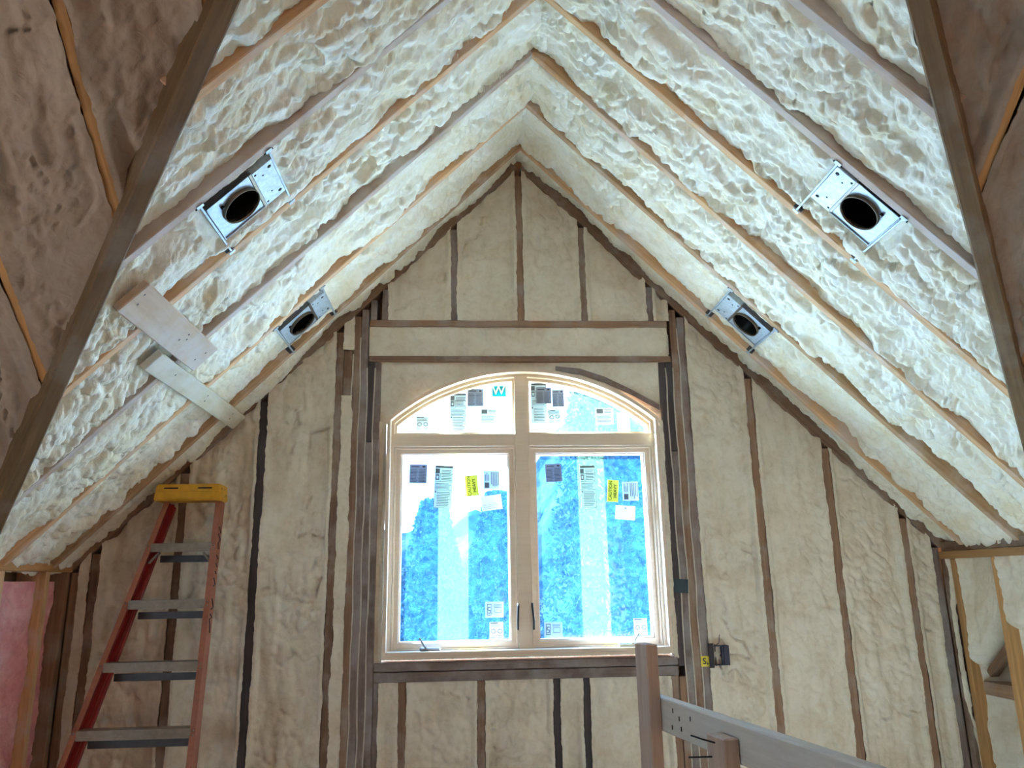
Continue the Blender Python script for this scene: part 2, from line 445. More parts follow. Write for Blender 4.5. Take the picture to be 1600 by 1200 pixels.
# ------------------------------------------------------------------ room shell
def poly_struct(name, pts, mat, label, thick, nrm):
    bm = bmesh.new(); n = Vector(nrm).normalized()*thick
    a = [bm.verts.new(p) for p in pts]; b = [bm.verts.new(Vector(p)+n) for p in pts]
    bm.faces.new(a); bm.faces.new(b[::-1]); k = len(pts)
    for i in range(k): bm.faces.new((a[i], b[i], b[(i+1) % k], a[(i+1) % k]))
    o = link(name, bm_mesh(name, bm), mat)
    return tag(o, label, name.split('_')[0], kind='structure')
floor = poly_struct('floor', [(-6, -4.6, ZF), (6.6, -4.6, ZF), (6.6, 4.4, ZF), (-6, 4.4, ZF)], 'ply', 'plywood subfloor of the attic room', .03, (0, 0, -1))
def deck(side, label):
    fr, W = (FL, WL) if side < 0 else (FR, WR)
    k = knee_u(side); off = -.235
    ys = [.667, (S*k/NRM+MZ-ZR)/MS, 4.4]
    pts = [fr @ Vector((-.25, .70, off)), fr @ Vector((-.25, 4.4, off)), fr @ Vector((k+.25, 4.4, off)), fr @ Vector((k+.25, ys[1]+.06, off)), fr @ Vector((k, ys[1]+.06, off)), fr @ Vector((-.02, .76, off))]
    return poly_struct('ceiling', [tuple(p) for p in pts], 'deck', label, .02, -W)
ceil_l = deck(-1, 'dormer ceiling slope left of the ridge, sprayed with lumpy cream foam between rafters')
ceil_r = deck(1, 'dormer ceiling slope right of the ridge, sprayed with lumpy cream foam between rafters')
# main roof planes either side of the dormer
WM = Vector((0, -MS, -1)).normalized(); UM = Vector((0, 1, -MS)).normalized()
def mp(x, y, off=0.0): return tuple(Vector((x, y, MZ-MS*y))+WM*off)
kl, kr = XR-XL, XRW-XR
YK = (S*kl+MZ-ZR)/MS                    # where the valley reaches the left knee wall
YKR = (S*kr+MZ-ZR)/MS
ceil_ml = poly_struct('ceiling', [mp(-6, -.5, -.2), mp(XR, -.5, -.2), mp(XR, .72, -.2), mp(XL, YK+.06, -.2), mp(-6, YK+.06, -.2)], 'deck', 'dark main roof slope to the left of the dormer valley', .02, -WM)
ceil_mr = poly_struct('ceiling', [mp(XR, -.5, -.2), mp(6.6, -.5, -.2), mp(6.6, YKR+.06, -.2), mp(XRW, YKR+.06, -.2), mp(XR, .72, -.2)], 'deck', 'dim main roof slope to the right of the dormer valley', .02, -WM)
zr_ = MZ+.5*MS
poly_struct('ceiling', [(-6, -.5, zr_+.2), (6.6, -.5, zr_+.2), (6.6, -4.6, zr_-4.1*MS+.2), (-6, -4.6, zr_-4.1*MS+.2)], 'foam_main_shaded', 'main roof slope behind the camera', .02, (0, -MS, 1))
poly_struct('wall_back', [(-6, -4.45, ZF), (6.6, -4.45, ZF), (6.6, -4.45, .6), (-6, -4.45, .6)], 'foam_main_shaded', 'low foam sprayed wall behind the camera', .05, (0, -1, 0))
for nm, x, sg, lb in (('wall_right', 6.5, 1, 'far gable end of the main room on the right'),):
    poly_struct(nm, [(x, -4.6, ZF), (x, 3.6, ZF), (x, 3.6, .2), (x, -.5, zr_+.3), (x, -4.6, .2)], 'foam_main_shaded', lb, .05, (sg, 0, 0))
poly_struct('wall_left', [(-6, YK+.02, ZF), (XL-.12, YK+.02, ZF), (XL-.12, YK+.02, .35), (-6, YK+.02, .35)], 'foam_main_shaded', 'low knee wall under the main roof on the left', .05, (0, 1, 0))
poly_struct('wall_right', [(XRW+.14, YKR+.02, ZF), (6.6, YKR+.02, ZF), (6.6, YKR+.02, .35), (XRW+.14, YKR+.02, .35)], 'foam_main_shaded', 'low knee wall under the main roof on the right', .05, (0, 1, 0))

# far left end wall with an unseen added window and a sunshade outside
XE, EY0, EY1, EZ0, EZ1 = -3.9, -.20, 1.30, -.75, .35
bm = bmesh.new()
def end_panel(p):
    a = [bm.verts.new((XE, y, z)) for y, z in p]; b = [bm.verts.new((XE-.12, y, z)) for y, z in p]; n = len(p)
    bm.faces.new(a); bm.faces.new(b[::-1])
    for i in range(n): bm.faces.new((a[i], b[i], b[(i+1) % n], a[(i+1) % n]))
end_panel([(-4.6, ZF), (EY0, ZF), (EY0, 3.5), (-.5, zr_+.3), (-4.6, .3)]); end_panel([(EY1, ZF), (3.6, ZF), (3.6, .3), (EY1, 2.27)])
end_panel([(EY0, ZF), (EY1, ZF), (EY1, EZ0), (EY0, EZ0)]); end_panel([(EY0, EZ1), (EY1, EZ1), (EY1, 2.27), (EY0, 3.5)])
tag(link('wall_left', bm_mesh('wall_left', bm), 'foam_main_shaded'), 'end wall of the main room on the left with an added window', 'wall', kind='structure')
w2 = empty('fill_window', (XE, .7, EZ0)); tag(w2, 'added out-of-view window in the left end wall, lighting the guard rail', 'window', kind='structure')  # window added out of view to light the guard rail
for y in (EY0, .52, EY1-.06): wbeam('mullion', XE-.10, XE-.02, y, y+.06, EZ0, EZ1, 'pine', w2)
for z in (EZ0, EZ1-.06): wbeam('rail', XE-.10, XE-.02, EY0, EY1, z, z+.06, 'pine', w2)
for y in (EY0+.06, .58): wbeam('pane', XE-.065, XE-.06, y, y+.66, EZ0+.06, EZ1-.06, 'glass', w2, 0)
poly_struct('sunshade_helper', [(XE-.12, -4.5, 1.0), (XE-.12, 3.6, 1.0), (XE-2.0, 3.6, .85), (XE-2.0, -4.5, .85)], 'deck', 'unseen added sunshade outside the left end window', .06, (0, 0, 1))  # added out of view to keep direct sun off the left window

# ------------------------------------------------------------------ dormer ceiling: rafters and foam bays
CAN_POS = {-1: [(2.555, .275), (3.765, .275)], 1: [(2.53, .275), (3.765, .275)]}
def can_u(side): return {-1: (.802-.33+.66)*0, 1: 0}
CANS = []   # (side, u of plate centre, y, label)
PL_U, PL_V = .292, .225
for side, fr, U, W, par in ((-1, FL, UL, WL, ceil_l), (1, FR, URt, WR, ceil_r)):
    dx = [(.780+.33, 2.555), (.808+.33, 3.765)] if side < 0 else [(1.452-.33, 2.525), (1.466-.33, 3.765)]
    cans = [(d*NRM, y) for d, y in dx]
    for i, y in enumerate(RAFT):
        ue = u_end(side)(y)-.005
        mt = 'rafter'
        if side < 0 and i in (4, 6): mt = 'rafter_grey'
        if side > 0 and i in (3, 4): mt = 'rafter_grey'
        beam('rafter', fr, (-.02, y-.038, -.232), (ue, y, 0), mt, par)
    for i in range(len(RAFT)):
        a = RAFT[i]; b = RAFT[i+1]-.038 if i+1 < len(RAFT) else YW+.01
        hol = []
        for cu, cy in cans:
            if a < cy < b:
                hol += [(cu, cy, PL_U/2+.022, PL_V/2+.006, .022), (cu+.03, cy, -.088, 0, .20)]
        near_wall = i == len(RAFT)-1
        dep = (.040, .036, .030, .034, .026, .034, .028, .030, .026)[(i+(0 if side < 0 else 4)) % 9]
        foam_patch('spray_foam', par, O_R, U, VY, W, a, b, -.07, u_end(side), 'foam', res=.0075 if i > 2 else .012,
                   depth=dep, seed=11+i+(20 if side > 0 else 0), holes=hol, amp=(1.0 if not near_wall else .7) if i < 7 else .8)
        CANS += [(side, cu, cy) for cu, cy in cans if a < cy < b]
    # rake plate against the gable wall
    beam('rake_plate', fr, (.02, YW-.004, -.06), (knee_u(side)+.02, YW+.10, .010), 'stud', par)

# valley boards
for side, par, lo, hi in ((-1, ceil_ml, .9, YK), (1, ceil_mr, .9, YKR)):
    def vp(y): return Vector((XR+side*(MS*y-(MZ-ZR))/S, y, MZ-MS*y))
    up = (WM+(WL if side < 0 else WR)).normalized()
    a, b = vp(lo), vp(hi+.03)
    stick('valley_board', a-up*.045+Vector((side*.02, -.02, 0)), b-up*.045+Vector((side*.02, -.02, 0)), .062, .14, 'valley', par, up, .006)

# main roof rafters and foam
def main_bays(par, xs, side, s0):
    O = Vector((0, 0, MZ))
    def yv(x): return (S*abs(x-XR)+(MZ-ZR))/MS
    ynrm = math.hypot(1, MS)
    for k, x in enumerate(xs):
        ye = min(yv(x), YK if side < 0 else YKR)
        beam('rafter', frame(O, UM, (1, 0, 0), WM), (.75*ynrm, x-.019, -.19), (ye*ynrm-.03, x+.019, 0), 'stud_orange', par)
    for k in range(len(xs)-1):
        a, b = sorted((xs[k], xs[k+1]))
        yk = YK if side < 0 else YKR
        foam_patch('spray_foam', par, O, UM, (1, 0, 0), WM, a+.019, b-.019, .8*ynrm, lambda v: min(yv(v), yk+.02)*ynrm-.02, 'foam_main_shaded', res=.011,
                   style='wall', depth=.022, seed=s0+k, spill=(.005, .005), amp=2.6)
main_bays(ceil_ml, [-.27, -.68, -1.075, -1.48, -1.89, -2.30, -2.71], -1, 51)
main_bays(ceil_mr, [.90, 1.26, 1.655, 2.09, 2.50, 2.91, 3.32], 1, 61)

# ------------------------------------------------------------------ gable wall
FW_ARGS = (Vector((0, YW, 0)), Vector((0, 0, 1)), Vector((1, 0, 0)), Vector((0, -1, 0)))
def rake(x): return ZR-S*abs(x-XR)
WX0, WX1, WZ0, WSP, WTOP = -.425, 1.09, -.375, .885, 1.171      # window jamb outline
HALF = (WX1-WX0)/2; XC = (WX0+WX1)/2; SAG = WTOP-WSP
RAD = (HALF**2+SAG**2)/(2*SAG); ZC = WTOP-RAD
def arch(x, inset=0.0):
    r = RAD-inset
    return ZC+math.sqrt(max(r*r-(x-XC)**2, 0))
pts = [(-2.2, ZF), (3.0, ZF), (3.0, -.2), (2.75, .0), (XR, ZR+.35), (-2.2, .0)]
bm = bmesh.new()
def quad_prism(bm, p, y0, y1):
    a = [bm.verts.new((x, y0, z)) for x, z in p]; b = [bm.verts.new((x, y1, z)) for x, z in p]; n = len(p)
    bm.faces.new(a); bm.faces.new(b[::-1])
    for i in range(n): bm.faces.new((a[i], b[i], b[(i+1) % n], a[(i+1) % n]))
gx0, gx1, gz0, gz1 = -.455, 1.12, -.40, 1.21
def rk(x): return rake(x)+.3
quad_prism(bm, [(-2.3, ZF), (gx0, ZF), (gx0, rk(gx0)), (-2.3, rk(-2.3))], 4.345, 4.37)
quad_prism(bm, [(gx1, ZF), (3.0, ZF), (3.0, rk(3.0)), (gx1, rk(gx1))], 4.345, 4.37)
quad_prism(bm, [(gx0, ZF), (gx1, ZF), (gx1, gz0), (gx0, gz0)], 4.345, 4.37)
quad_prism(bm, [(gx0, gz1), (gx1, gz1), (gx1, rk(gx1)), (XR, rk(XR)), (gx0, rk(gx0))], 4.345, 4.37)
wall = link('wall_front', bm_mesh('wall_front', bm), 'deck')
tag(wall, 'gable end wall of the dormer with dark studs and tan spray foam around the window', 'wall', kind='structure')
def stud(x0, x1, z0, z1, mat='stud', y0=YW, dep=.14):
    return wbeam('stud', x0, x1, y0, y0+dep, z0, z1, mat, wall)
def rz(x0, x1): return min(rake(x0), rake(x1))-.018
# full height studs
left_studs = [(-2.02, -1.975), (-1.928, -1.880), (-1.516, -1.468), (-1.122, -1.076), (-.722, -.678)]
right_studs = [(1.606, 1.654), (2.014, 2.062), (2.414, 2.458), (2.572, 2.618)]
for k, (a, b) in enumerate(left_studs): stud(a, b, ZF, rz(a, b), 'stud' if k < 3 else ('stud_dark' if k == 3 else 'stud'))
for k, (a, b) in enumerate(right_studs): stud(a, b, ZF, rz(a, b), 'stud' if k < 3 else 'stud_grey')
# stacked king and jack studs beside the window
for a, b, z0, z1, mt in [(-.625, -.587, ZF, None, 'stud'), (-.583, -.545, ZF, None, 'stud_grey'),
                         (-.541, -.507, ZF, .755, 'stud_grey'), (-.541, -.507, .76, 1.212, 'stud_dark'), (-.503, -.468, ZF+.0, 1.212, 'stud_grey'),
                         (-.676, -.629, 1.02, 1.285, 'stud')]:
    stud(a, b, z0, rz(a, b) if z1 is None else z1, mt)
for a, b, z0, z1, mt in [(1.116, 1.152, -.44, 1.212, 'stud_dark'), (1.116, 1.152, ZF, -.49, 'stud'), (1.156, 1.193, .70, 1.212, 'stud_dark'), (1.156, 1.193, ZF, .695, 'stud_grey'),
                         (1.197, 1.236, ZF, None, 'stud'), (1.240, 1.284, ZF, None, 'stud_grey')]:
    stud(a, b, z0, rz(a, b) if z1 is None else z1, mt)
# light sealant beads in the seams between the stacked studs
for x, z0, z1 in [(-.585, ZF, 1.40), (-.627, -.9, 1.26), (-.543, ZF, 1.20), (-.505, ZF, 1.2), (1.154, ZF, 1.2), (1.195, ZF, 1.2), (1.238, ZF, 1.45), (1.182, 1.26, 1.42)]:
    pz = np.arange(z0, z1, .06); ph = random.random()*9
    p = [(x+.0025*math.sin(z*11+ph)+random.uniform(-.0015, .0015), YW+.001, z) for z in pz]
    link('sealant_bead', tube_mesh('sealant_bead', p, .0038, 6), 'bead', wall)
# horizontals
wbeam('plate', -.54, 1.18, YW-.004, YW+.14, 1.424, 1.463, 'stud', wall)
wbeam('header_plate', -.54, 1.19, YW-.004, YW+.14, 1.216, 1.250, 'stud', wall)
wbeam('sill_plate', -.466, 1.114, YW-.006, YW+.14, -.434, -.392, 'stud_grey', wall)
wbeam('sill_plate', -.466, 1.114, YW-.002, YW+.14, -.487, -.438, 'stud_grey', wall)
# studs above and below the window
for a, b in [(-.080, -.040), (.305, .349), (.676, .718)]: stud(a, b, 1.463, rz(a, b) if not a < XR < b else ZR-.07, 'stud_grey' if a < .2 else 'stud')
for a, b in [(-.535, -.500), (-.472, -.436), (1.066, 1.106)]: stud(a, b, 1.463, rz(a, b)+.01, 'stud_grey')
for a, b, m_ in [(-.466, -.438, 'stud_grey'), (-.340, -.298, 'stud'), (.062, .104, 'stud'), (.449, .491, 'stud_dark'), (.603, .644, 'stud_dark'), (1.072, 1.112, 'stud')]: stud(a, b, ZF, -.487, m_)
# foam bays on the wall
def wfoam(x0, x1, z0, z1, seed, style='wall', depth=.014, spill=(.004, .004), res=.009, amp=1.6):
    foam_patch('spray_foam', wall, *FW_ARGS, x0, x1, z0, z1, 'foam_wall', res=res, style=style, depth=depth, seed=seed, spill=spill, amp=amp)
def top(x): return rake(x)-.012-.012*math.sin(x*23)*math.sin(x*61)
ls = left_studs; rs = right_studs
for k in range(4): wfoam(ls[k][1], ls[k+1][0], ZF, top, 71+k, depth=.024, amp=2.5)
wfoam(-.678, -.625, ZF, 1.02, 76, depth=.012, spill=(.006, .006)); wfoam(-.678, -.625, 1.285, top, 77)
wfoam(1.284, rs[0][0], ZF, top, 78)
for k in range(3): wfoam(rs[k][1], rs[k+1][0], ZF, top, 79+k)
for k, (a, b) in enumerate([(-.436, -.080), (-.040, .305), (.349, .676), (.718, 1.066)]): wfoam(a, b, 1.463, top, 84+k)
wfoam(1.106, 1.19, 1.463, top, 89); wfoam(-.54, 1.18, 1.248, 1.426, 90, 'flat', .006, (0, 0))
wfoam(-.468, 1.116, lambda x: (arch(min(max(x, WX0), WX1))+.006) if WX0 < x < WX1 else .86, 1.218, 91, 'flat', .018, (0, 0), .008)
wfoam(-.468, WX0-.004, -.40, .87, 92, 'wall', .045, (0, 0), .006); wfoam(WX1+.004, 1.116, -.40, .87, 93, 'wall', .02, (0, .004), .006)
for k, (a, b) in enumerate([(-.438, -.340), (-.298, .062), (.104, .449), (.491, .603), (.644, 1.072)]): wfoam(a, b, ZF, -.487, 94+k)
# curved brown board above the arch on the right
bpts = [(.52, 1.192), (.66, 1.178), (.80, 1.130), (.95, 1.055), (1.108, .965)]
bm = bmesh.new(); quad_prism(bm, bpts+[(x, z-.034) for x, z in bpts[::-1]], YW+.008, YW+.05)
link('blocking', bm_mesh('blocking', bm), 'stud_grey', wall)

# ------------------------------------------------------------------ knee walls
kwl = poly_struct('wall_left', [(XL-.15, YK-.1, ZF), (XL-.15, 4.36, ZF), (XL-.15, 4.36, .3), (XL-.15, YK-.1, .3)], 'deck', 'short knee wall left of the ladder with pink fibreglass between its studs', .02, (-1, 0, 0))
FKL = (Vector((XL, 0, 0)), Vector((0, 0, 1)), Vector((0, 1, 0)), Vector((1, 0, 0)))
for a, b in [(3.41, 3.45), (3.572, 3.610), (3.955, 3.993), (4.15, 4.19)]: wbeam('stud', XL-.14, XL, a, b, ZF, .085, 'rafter' if b < 4.1 else 'stud', kwl)
wbeam('plate', XL-.14, XL+.004, 3.38, 4.20, .085, .125, 'stud_orange', kwl)
for k, (a, b) in enumerate([(3.45, 3.572), (3.610, 3.955), (3.993, 4.15)]):
    foam_patch('insulation_batt', kwl, *FKL, a, b, ZF, .04, 'pink', res=.012, style='batt', depth=.035 if k < 2 else .05, seed=121+k)
kwr = poly_struct('wall_right', [(XRW+.22, YKR-.1, ZF), (XRW+.22, 4.36, ZF), (XRW+.22, 4.36, .35), (XRW+.22, YKR-.1, .35)], 'deck', 'short knee wall in the right corner with orange studs and pale foam', .02, (1, 0, 0))
FKR = (Vector((XRW, 0, 0)), Vector((0, 0, 1)), Vector((0, 1, 0)), Vector((-1, 0, 0)))
for a, b in [(3.37, 3.41), (3.745, 3.783), (4.075, 4.113), (4.155, 4.195)]: wbeam('stud', XRW, XRW+.14, a, b, ZF, .082, 'stud_orange' if b < 4.15 else 'stud', kwr)
wbeam('plate', XRW-.006, XRW+.14, 3.30, 4.20, .082, .122, 'stud_orange', kwr); wbeam('plate', XRW+.012, XRW+.14, 3.30, 4.20, .124, .175, 'stud', kwr)
def kwfoam(a, b, z0, z1, dep, seed, st='wall', sp=(0, 0), amp=1.5, curl=0): foam_patch('spray_foam', kwr, *FKR, a, b, z0, z1, 'foam_wall', res=.010, style=st, depth=dep, seed=seed, spill=sp, amp=amp, curl=curl)
kwfoam(3.783, 4.075, lambda y: -.16-1.15*(y-3.783), .085, .04, 131, amp=1.4, curl=.14)
kwfoam(3.783, 4.075, ZF, .0, .16, 132); kwfoam(3.41, 3.745, -.30, .085, .03, 133, amp=1.4, curl=.15); kwfoam(3.41, 3.745, ZF, .0, .16, 134)
kwfoam(4.113, 4.155, ZF, .085, .03, 135)
stick('brace', (XRW+.10, 4.06, -.50), (XRW+.10, 3.45, -.02), .04, .05, 'stud', kwr, (1, 0, 0))
wbeam('blocking', XRW+.05, XRW+.16, 3.41, 4.07, -.60, -.535, 'stud', kwr)

# ------------------------------------------------------------------ window
win = empty('window_1', (XC, YW, WZ0))
tag(win, 'arched pine window of two casements and a transom, glazed under blue film', 'window', kind='structure')
def arch_pts(inset, x0, x1, n=24):
    return [(x0+(x1-x0)*k/n, arch(x0+(x1-x0)*k/n, inset)) for k in range(n+1)]
def outline(inset):
    return [(WX0+inset, WZ0+inset)]+arch_pts(inset, WX0+inset, WX1-inset, 36)+[(WX1-inset, WZ0+inset)]
def ring_mesh(name, ia, ib, y0, y1):
    A, B = outline(ia), outline(ib); bm = bmesh.new(); n = len(A)
    R_ = [[bm.verts.new((x, y, z)) for x, z in P] for P in (A, B) for y in (y0, y1)]
    for i in range(n):
        j = (i+1) % n
        bm.faces.new((R_[0][i], R_[0][j], R_[2][j], R_[2][i])); bm.faces.new((R_[1][i], R_[3][i], R_[3][j], R_[1][j]))
        bm.faces.new((R_[0][i], R_[1][i], R_[1][j], R_[0][j])); bm.faces.new((R_[2][i], R_[2][j], R_[3][j], R_[3][i]))
    return bm_mesh(name, bm)
link('jamb', ring_mesh('jamb', 0, .019, YW-.022, 4.352), 'pine', win)
link('frame', ring_mesh('frame', .019, .036, 4.235, 4.352), 'pine', win)
MX0, MX1 = .283, .357
bm = bmesh.new(); quad_prism(bm, [(MX0, WZ0+.03), (MX1, WZ0+.03), (MX1, arch(MX1, .03)), (MX0, arch(MX0, .03))], 4.232, 4.352)
link('mullion', bm_mesh('mullion', bm), 'pine', win)
for x0, x1 in ((WX0+.03, MX0), (MX1, WX1-.03)):
    wbeam('transom_bar', x0, x1, 4.236, 4.352, .735, .808, 'pine', win)
GY = 4.30
# transom lights
for x0, x1 in ((WX0+.036, MX0), (MX1, WX1-.036)):
    out_ = [(x0, .808)]+arch_pts(.036, x0, x1, 20)+[(x1, .808)]
    xa, xb = x0+.012, x1-.012
    inn = [(xa, .820)]+arch_pts(.052, xa, xb, 20)+[(xb, .820)]
    bm = bmesh.new(); n = len(out_)
    R_ = [[bm.verts.new((x, y, z)) for x, z in P] for P in (out_, inn) for y in (4.262, 4.33)]
    for i in range(n):
        j = (i+1) % n
        bm.faces.new((R_[0][i], R_[0][j], R_[2][j], R_[2][i])); bm.faces.new((R_[2][i], R_[2][j], R_[3][j], R_[3][i])); bm.faces.new((R_[1][i], R_[3][i], R_[3][j], R_[1][j]))
    link('glazing_bead', bm_mesh('glazing_bead', bm), 'pine', win)
    g = link('pane', prism_mesh('pane', inn, GY, GY+.005), 'glass', win)
    bm = bmesh.new(); bm.faces.new([bm.verts.new((x, GY+.007, z)) for x, z in inn]); link('film', bm_mesh('film', bm), 'film_top', g)
# casement sashes
def rect_ring(name, x0, x1, z0, z1, w, y0, y1, mat, wb=None):
    wb = wb or w
    O_ = [(x0, z0), (x1, z0), (x1, z1), (x0, z1)]; I_ = [(x0+w, z0+wb), (x1-w, z0+wb), (x1-w, z1-w), (x0+w, z1-w)]
    bm = bmesh.new()
    R_ = [[bm.verts.new((x, y, z)) for x, z in P] for P in (O_, I_) for y in (y0, y1)]
    for i in range(4):
        j = (i+1) % 4
        bm.faces.new((R_[0][i], R_[0][j], R_[2][j], R_[2][i])); bm.faces.new((R_[2][i], R_[2][j], R_[3][j], R_[3][i]))
        bm.faces.new((R_[1][i], R_[3][i], R_[3][j], R_[1][j])); bm.faces.new((R_[0][i], R_[1][i], R_[1][j], R_[0][j]))
    return link(name, bm_mesh(name, bm), mat, win)
wbeam('sill', WX0+.019, WX1-.019, YW-.02, 4.352, WZ0+.017, WZ0+.036, 'pine', win)
for x0, x1, gx0_, gx1_, ga, gb in ((WX0+.038, MX0-.002, -.372, .250, -.146, .020), (MX1+.002, WX1-.038, .395, 1.031, .637, .791)):
    z0, z1 = WZ0+.034, .733
    rect_ring('frame_stop', x0, x1, z0, z1, .010, 4.243, 4.33, 'pine', .010)
    rect_ring('sash', x0+.006, x1-.006, z0+.004, z1-.004, .030, 4.258, 4.335, 'pine', .034)
    rect_ring('glazing_bead', x0+.034, x1-.034, z0+.036, z1-.032, .008, 4.272, 4.33, 'pine', .008)
    a0, a1, b0, b1 = x0+.042, x1-.042, z0+.044, z1-.040
    g = link('pane', prism_mesh('pane', [(a0, b0), (a1, b0), (a1, b1), (a0, b1)], GY, GY+.005), 'glass', win)
    for (p, q, mt) in ((a0, ga, 'film'), (ga, gb, 'film_strip'), (gb, a1, 'film')):
        bm = bmesh.new(); bm.faces.new([bm.verts.new((x, GY+.008, z)) for x, z in ((p, b0), (q, b0), (q, b1), (p, b1))])
        link('film', bm_mesh('film', bm), mt, g)
# crank operators and lock levers
for sx, x in ((1, -.20), (-1, .88)):
    op = link('crank_base', box_mesh('crank_base', (-.055, -.014, -.008), (.055, .014, .010), .006), 'hardware', win, Matrix.Translation((x+.02*sx, YW+.02, WZ0+.044)))
    c = link('crank_handle', tube_mesh('crank_handle', [(0, 0, 0), (-.010*sx, -.012, .012), (-.030*sx, -.014, .045), (-.036*sx, -.014, .052)], .0055), 'hardware', op, Matrix.Translation((x+.0*sx, YW+.015, WZ0+.05)))
for x, xx in ((.283, .279), (.358, .364)):
    link('lock_lever', tube_mesh('lock_lever', [(x, 4.228, -.11), (x, 4.222, -.13), (xx, 4.220, -.20), (xx, 4.224, -.245)], .0055), 'black', win)

# ------------------------------------------------------------------ recessed light housings
def make_can(side, cu, cy, label):
    fr = FL if side < 0 else FR
    # local frame: x down the slope, y along the ridge, z into the room
    base = fr @ Matrix.Translation((cu, cy, .002))
    root = empty('recessed_light', base.to_translation())
    tag(root, label, 'light fixture', 'recessed light housings')
    hu, hv = PL_U/2, PL_V/2; hc = .030; r = .074
    def put(name, me, mat, parent=root): return link(name, me, mat, parent, base)
    # plate with a round hole
    bm = bmesh.new(); seg = 40; inner = []; outer = []
    ulo = -hu+.095
    for k in range(seg):
        a = 2*math.pi*k/seg; c, s_ = math.cos(a), math.sin(a)
        t = min((hu-hc)/c if c > 1e-6 else ((ulo-hc)/c if c < -1e-6 else 9), hv/abs(s_) if abs(s_) > 1e-6 else 9)
        inner.append((hc+r*c, r*s_)); outer.append((hc+t*c, t*s_))
    vi = [[bm.verts.new((x, y, z)) for x, y in P] for P in (inner, outer) for z in (0, -.004)]
    for k in range(seg):
        j = (k+1) % seg
        bm.faces.new((vi[0][k], vi[0][j], vi[2][j], vi[2][k])); bm.faces.new((vi[1][k], vi[3][k], vi[3][j], vi[1][j])); bm.faces.new((vi[2][k], vi[2][j], vi[3][j], vi[3][k]))
    cs = [(ulo, -hv), (ulo, hv), (hu, hv), (hu, -hv)]
    # square up the four corners
    for cx, cyy in cs:
        best = sorted(range(seg), key=lambda k: (outer[k][0]-cx)**2+(outer[k][1]-cyy)**2)[:2]
        bm.faces.new((vi[2][best[0]], vi[2][best[1]], bm.verts.new((cx, cyy, 0))))
    put('mounting_plate', bm_mesh('mounting_plate', bm), 'steel')
    # folded flanges
    put('flange', box_mesh('flange', (ulo, hv-.004, -.03), (hu, hv, .006), .001), 'steel')
    put('flange', box_mesh('flange', (ulo, -hv, -.03), (hu, -hv+.004, .003), .001), 'steel_dark')
    put('flange', box_mesh('flange', (hu-.004, -hv, -.04), (hu, hv, .010), .001), 'steel')
    # junction box at the upper end
    jb = put('junction_box', box_mesh('junction_box', (-hu, -hv, -.05), (ulo-.003, hv, .006), .003), 'steel')
    for (x, y, rr) in ((-hu+.02, -hv+.03, .008), (-hu+.02, hv-.03, .008), (-hu+.055, -hv+.05, .004), (-hu+.05, hv-.06, .004), (ulo-.014, -hv+.02, .005), (ulo-.014, hv-.02, .005)):
        link('knockout', tube_mesh('knockout', [(x, y, .004), (x, y, .0068)], rr, 10), 'nail', jb, base)
    put('fold', box_mesh('fold', (ulo-.006, -hv, -.002), (ulo+.008, hv, .004), .002), 'can_rim')
    # collar and can
    bm = bmesh.new(); rings = lathe_into(bm, [(r+.003, -.004), (r+.003, .014), (r, .014), (r, -.004)], 40)
    bmesh.ops.translate(bm, vec=(hc, 0, 0), verts=bm.verts[:])
    put('collar', bm_mesh('collar', bm, True), 'can_rim')
    bm = bmesh.new(); rings = lathe_into(bm, [(r, .006), (r, -.06), (r-.004, -.15), (r-.02, -.165), (.001, -.167)], 40)
    bmesh.ops.translate(bm, vec=(hc, 0, 0), verts=bm.verts[:])
    can = put('can', bm_mesh('can', bm, True), 'can_in')
    bm = bmesh.new(); lathe_into(bm, [(.001, -.118), (.018, -.118), (.022, -.13), (.022, -.16)], 20)
    bmesh.ops.translate(bm, vec=(hc+.012, 0, 0), verts=bm.verts[:])
    link('socket', bm_mesh('socket', bm, True), 'copper', can, base)
    put('bracket', box_mesh('bracket', (hc-.05, .03, -.13), (hc+.05, .042, -.125), .001), 'steel_dark')
    put('clip', box_mesh('clip', (hc+.055, -.072, .0), (hc+.068, -.060, .012), .002), 'nail')
    # hanger bars across the bay
    lo = cy-max(y for y in RAFT if y < cy); hi = min(y for y in RAFT if y > cy)-.038-cy
    for u in (-hu-.004, hu+.006):
        b = put('hanger_bar', box_mesh('hanger_bar', (u-.004, -lo, -.008), (u+.004, hi, .003), .001), 'steel')
        for v in (-lo-.006, hi+.008):
            link('hanger_tab', box_mesh('hanger_tab', (u-.014, v-.008, .001), (u+.014, v+.008, .004), .001), 'steel', b, base)
            link('hanger_foot', box_mesh('hanger_foot', (u-.02, (v+.008 if v < 0 else v-.014), -.045), (u+.02, (v+.012 if v < 0 else v-.010), .0), .001), 'steel_dark', b, base)
names = {(-1, True): 'big near recessed light housing in the left ceiling slope', (-1, False): 'smaller looking recessed light housing on the left slope by the gable wall',
         (1, True): 'big near recessed light housing in the right ceiling slope', (1, False): 'smaller looking recessed light housing on the right slope by the gable wall'}
for side, cu, cy in CANS: make_can(side, cu, cy, names[(side, cy < 3)])

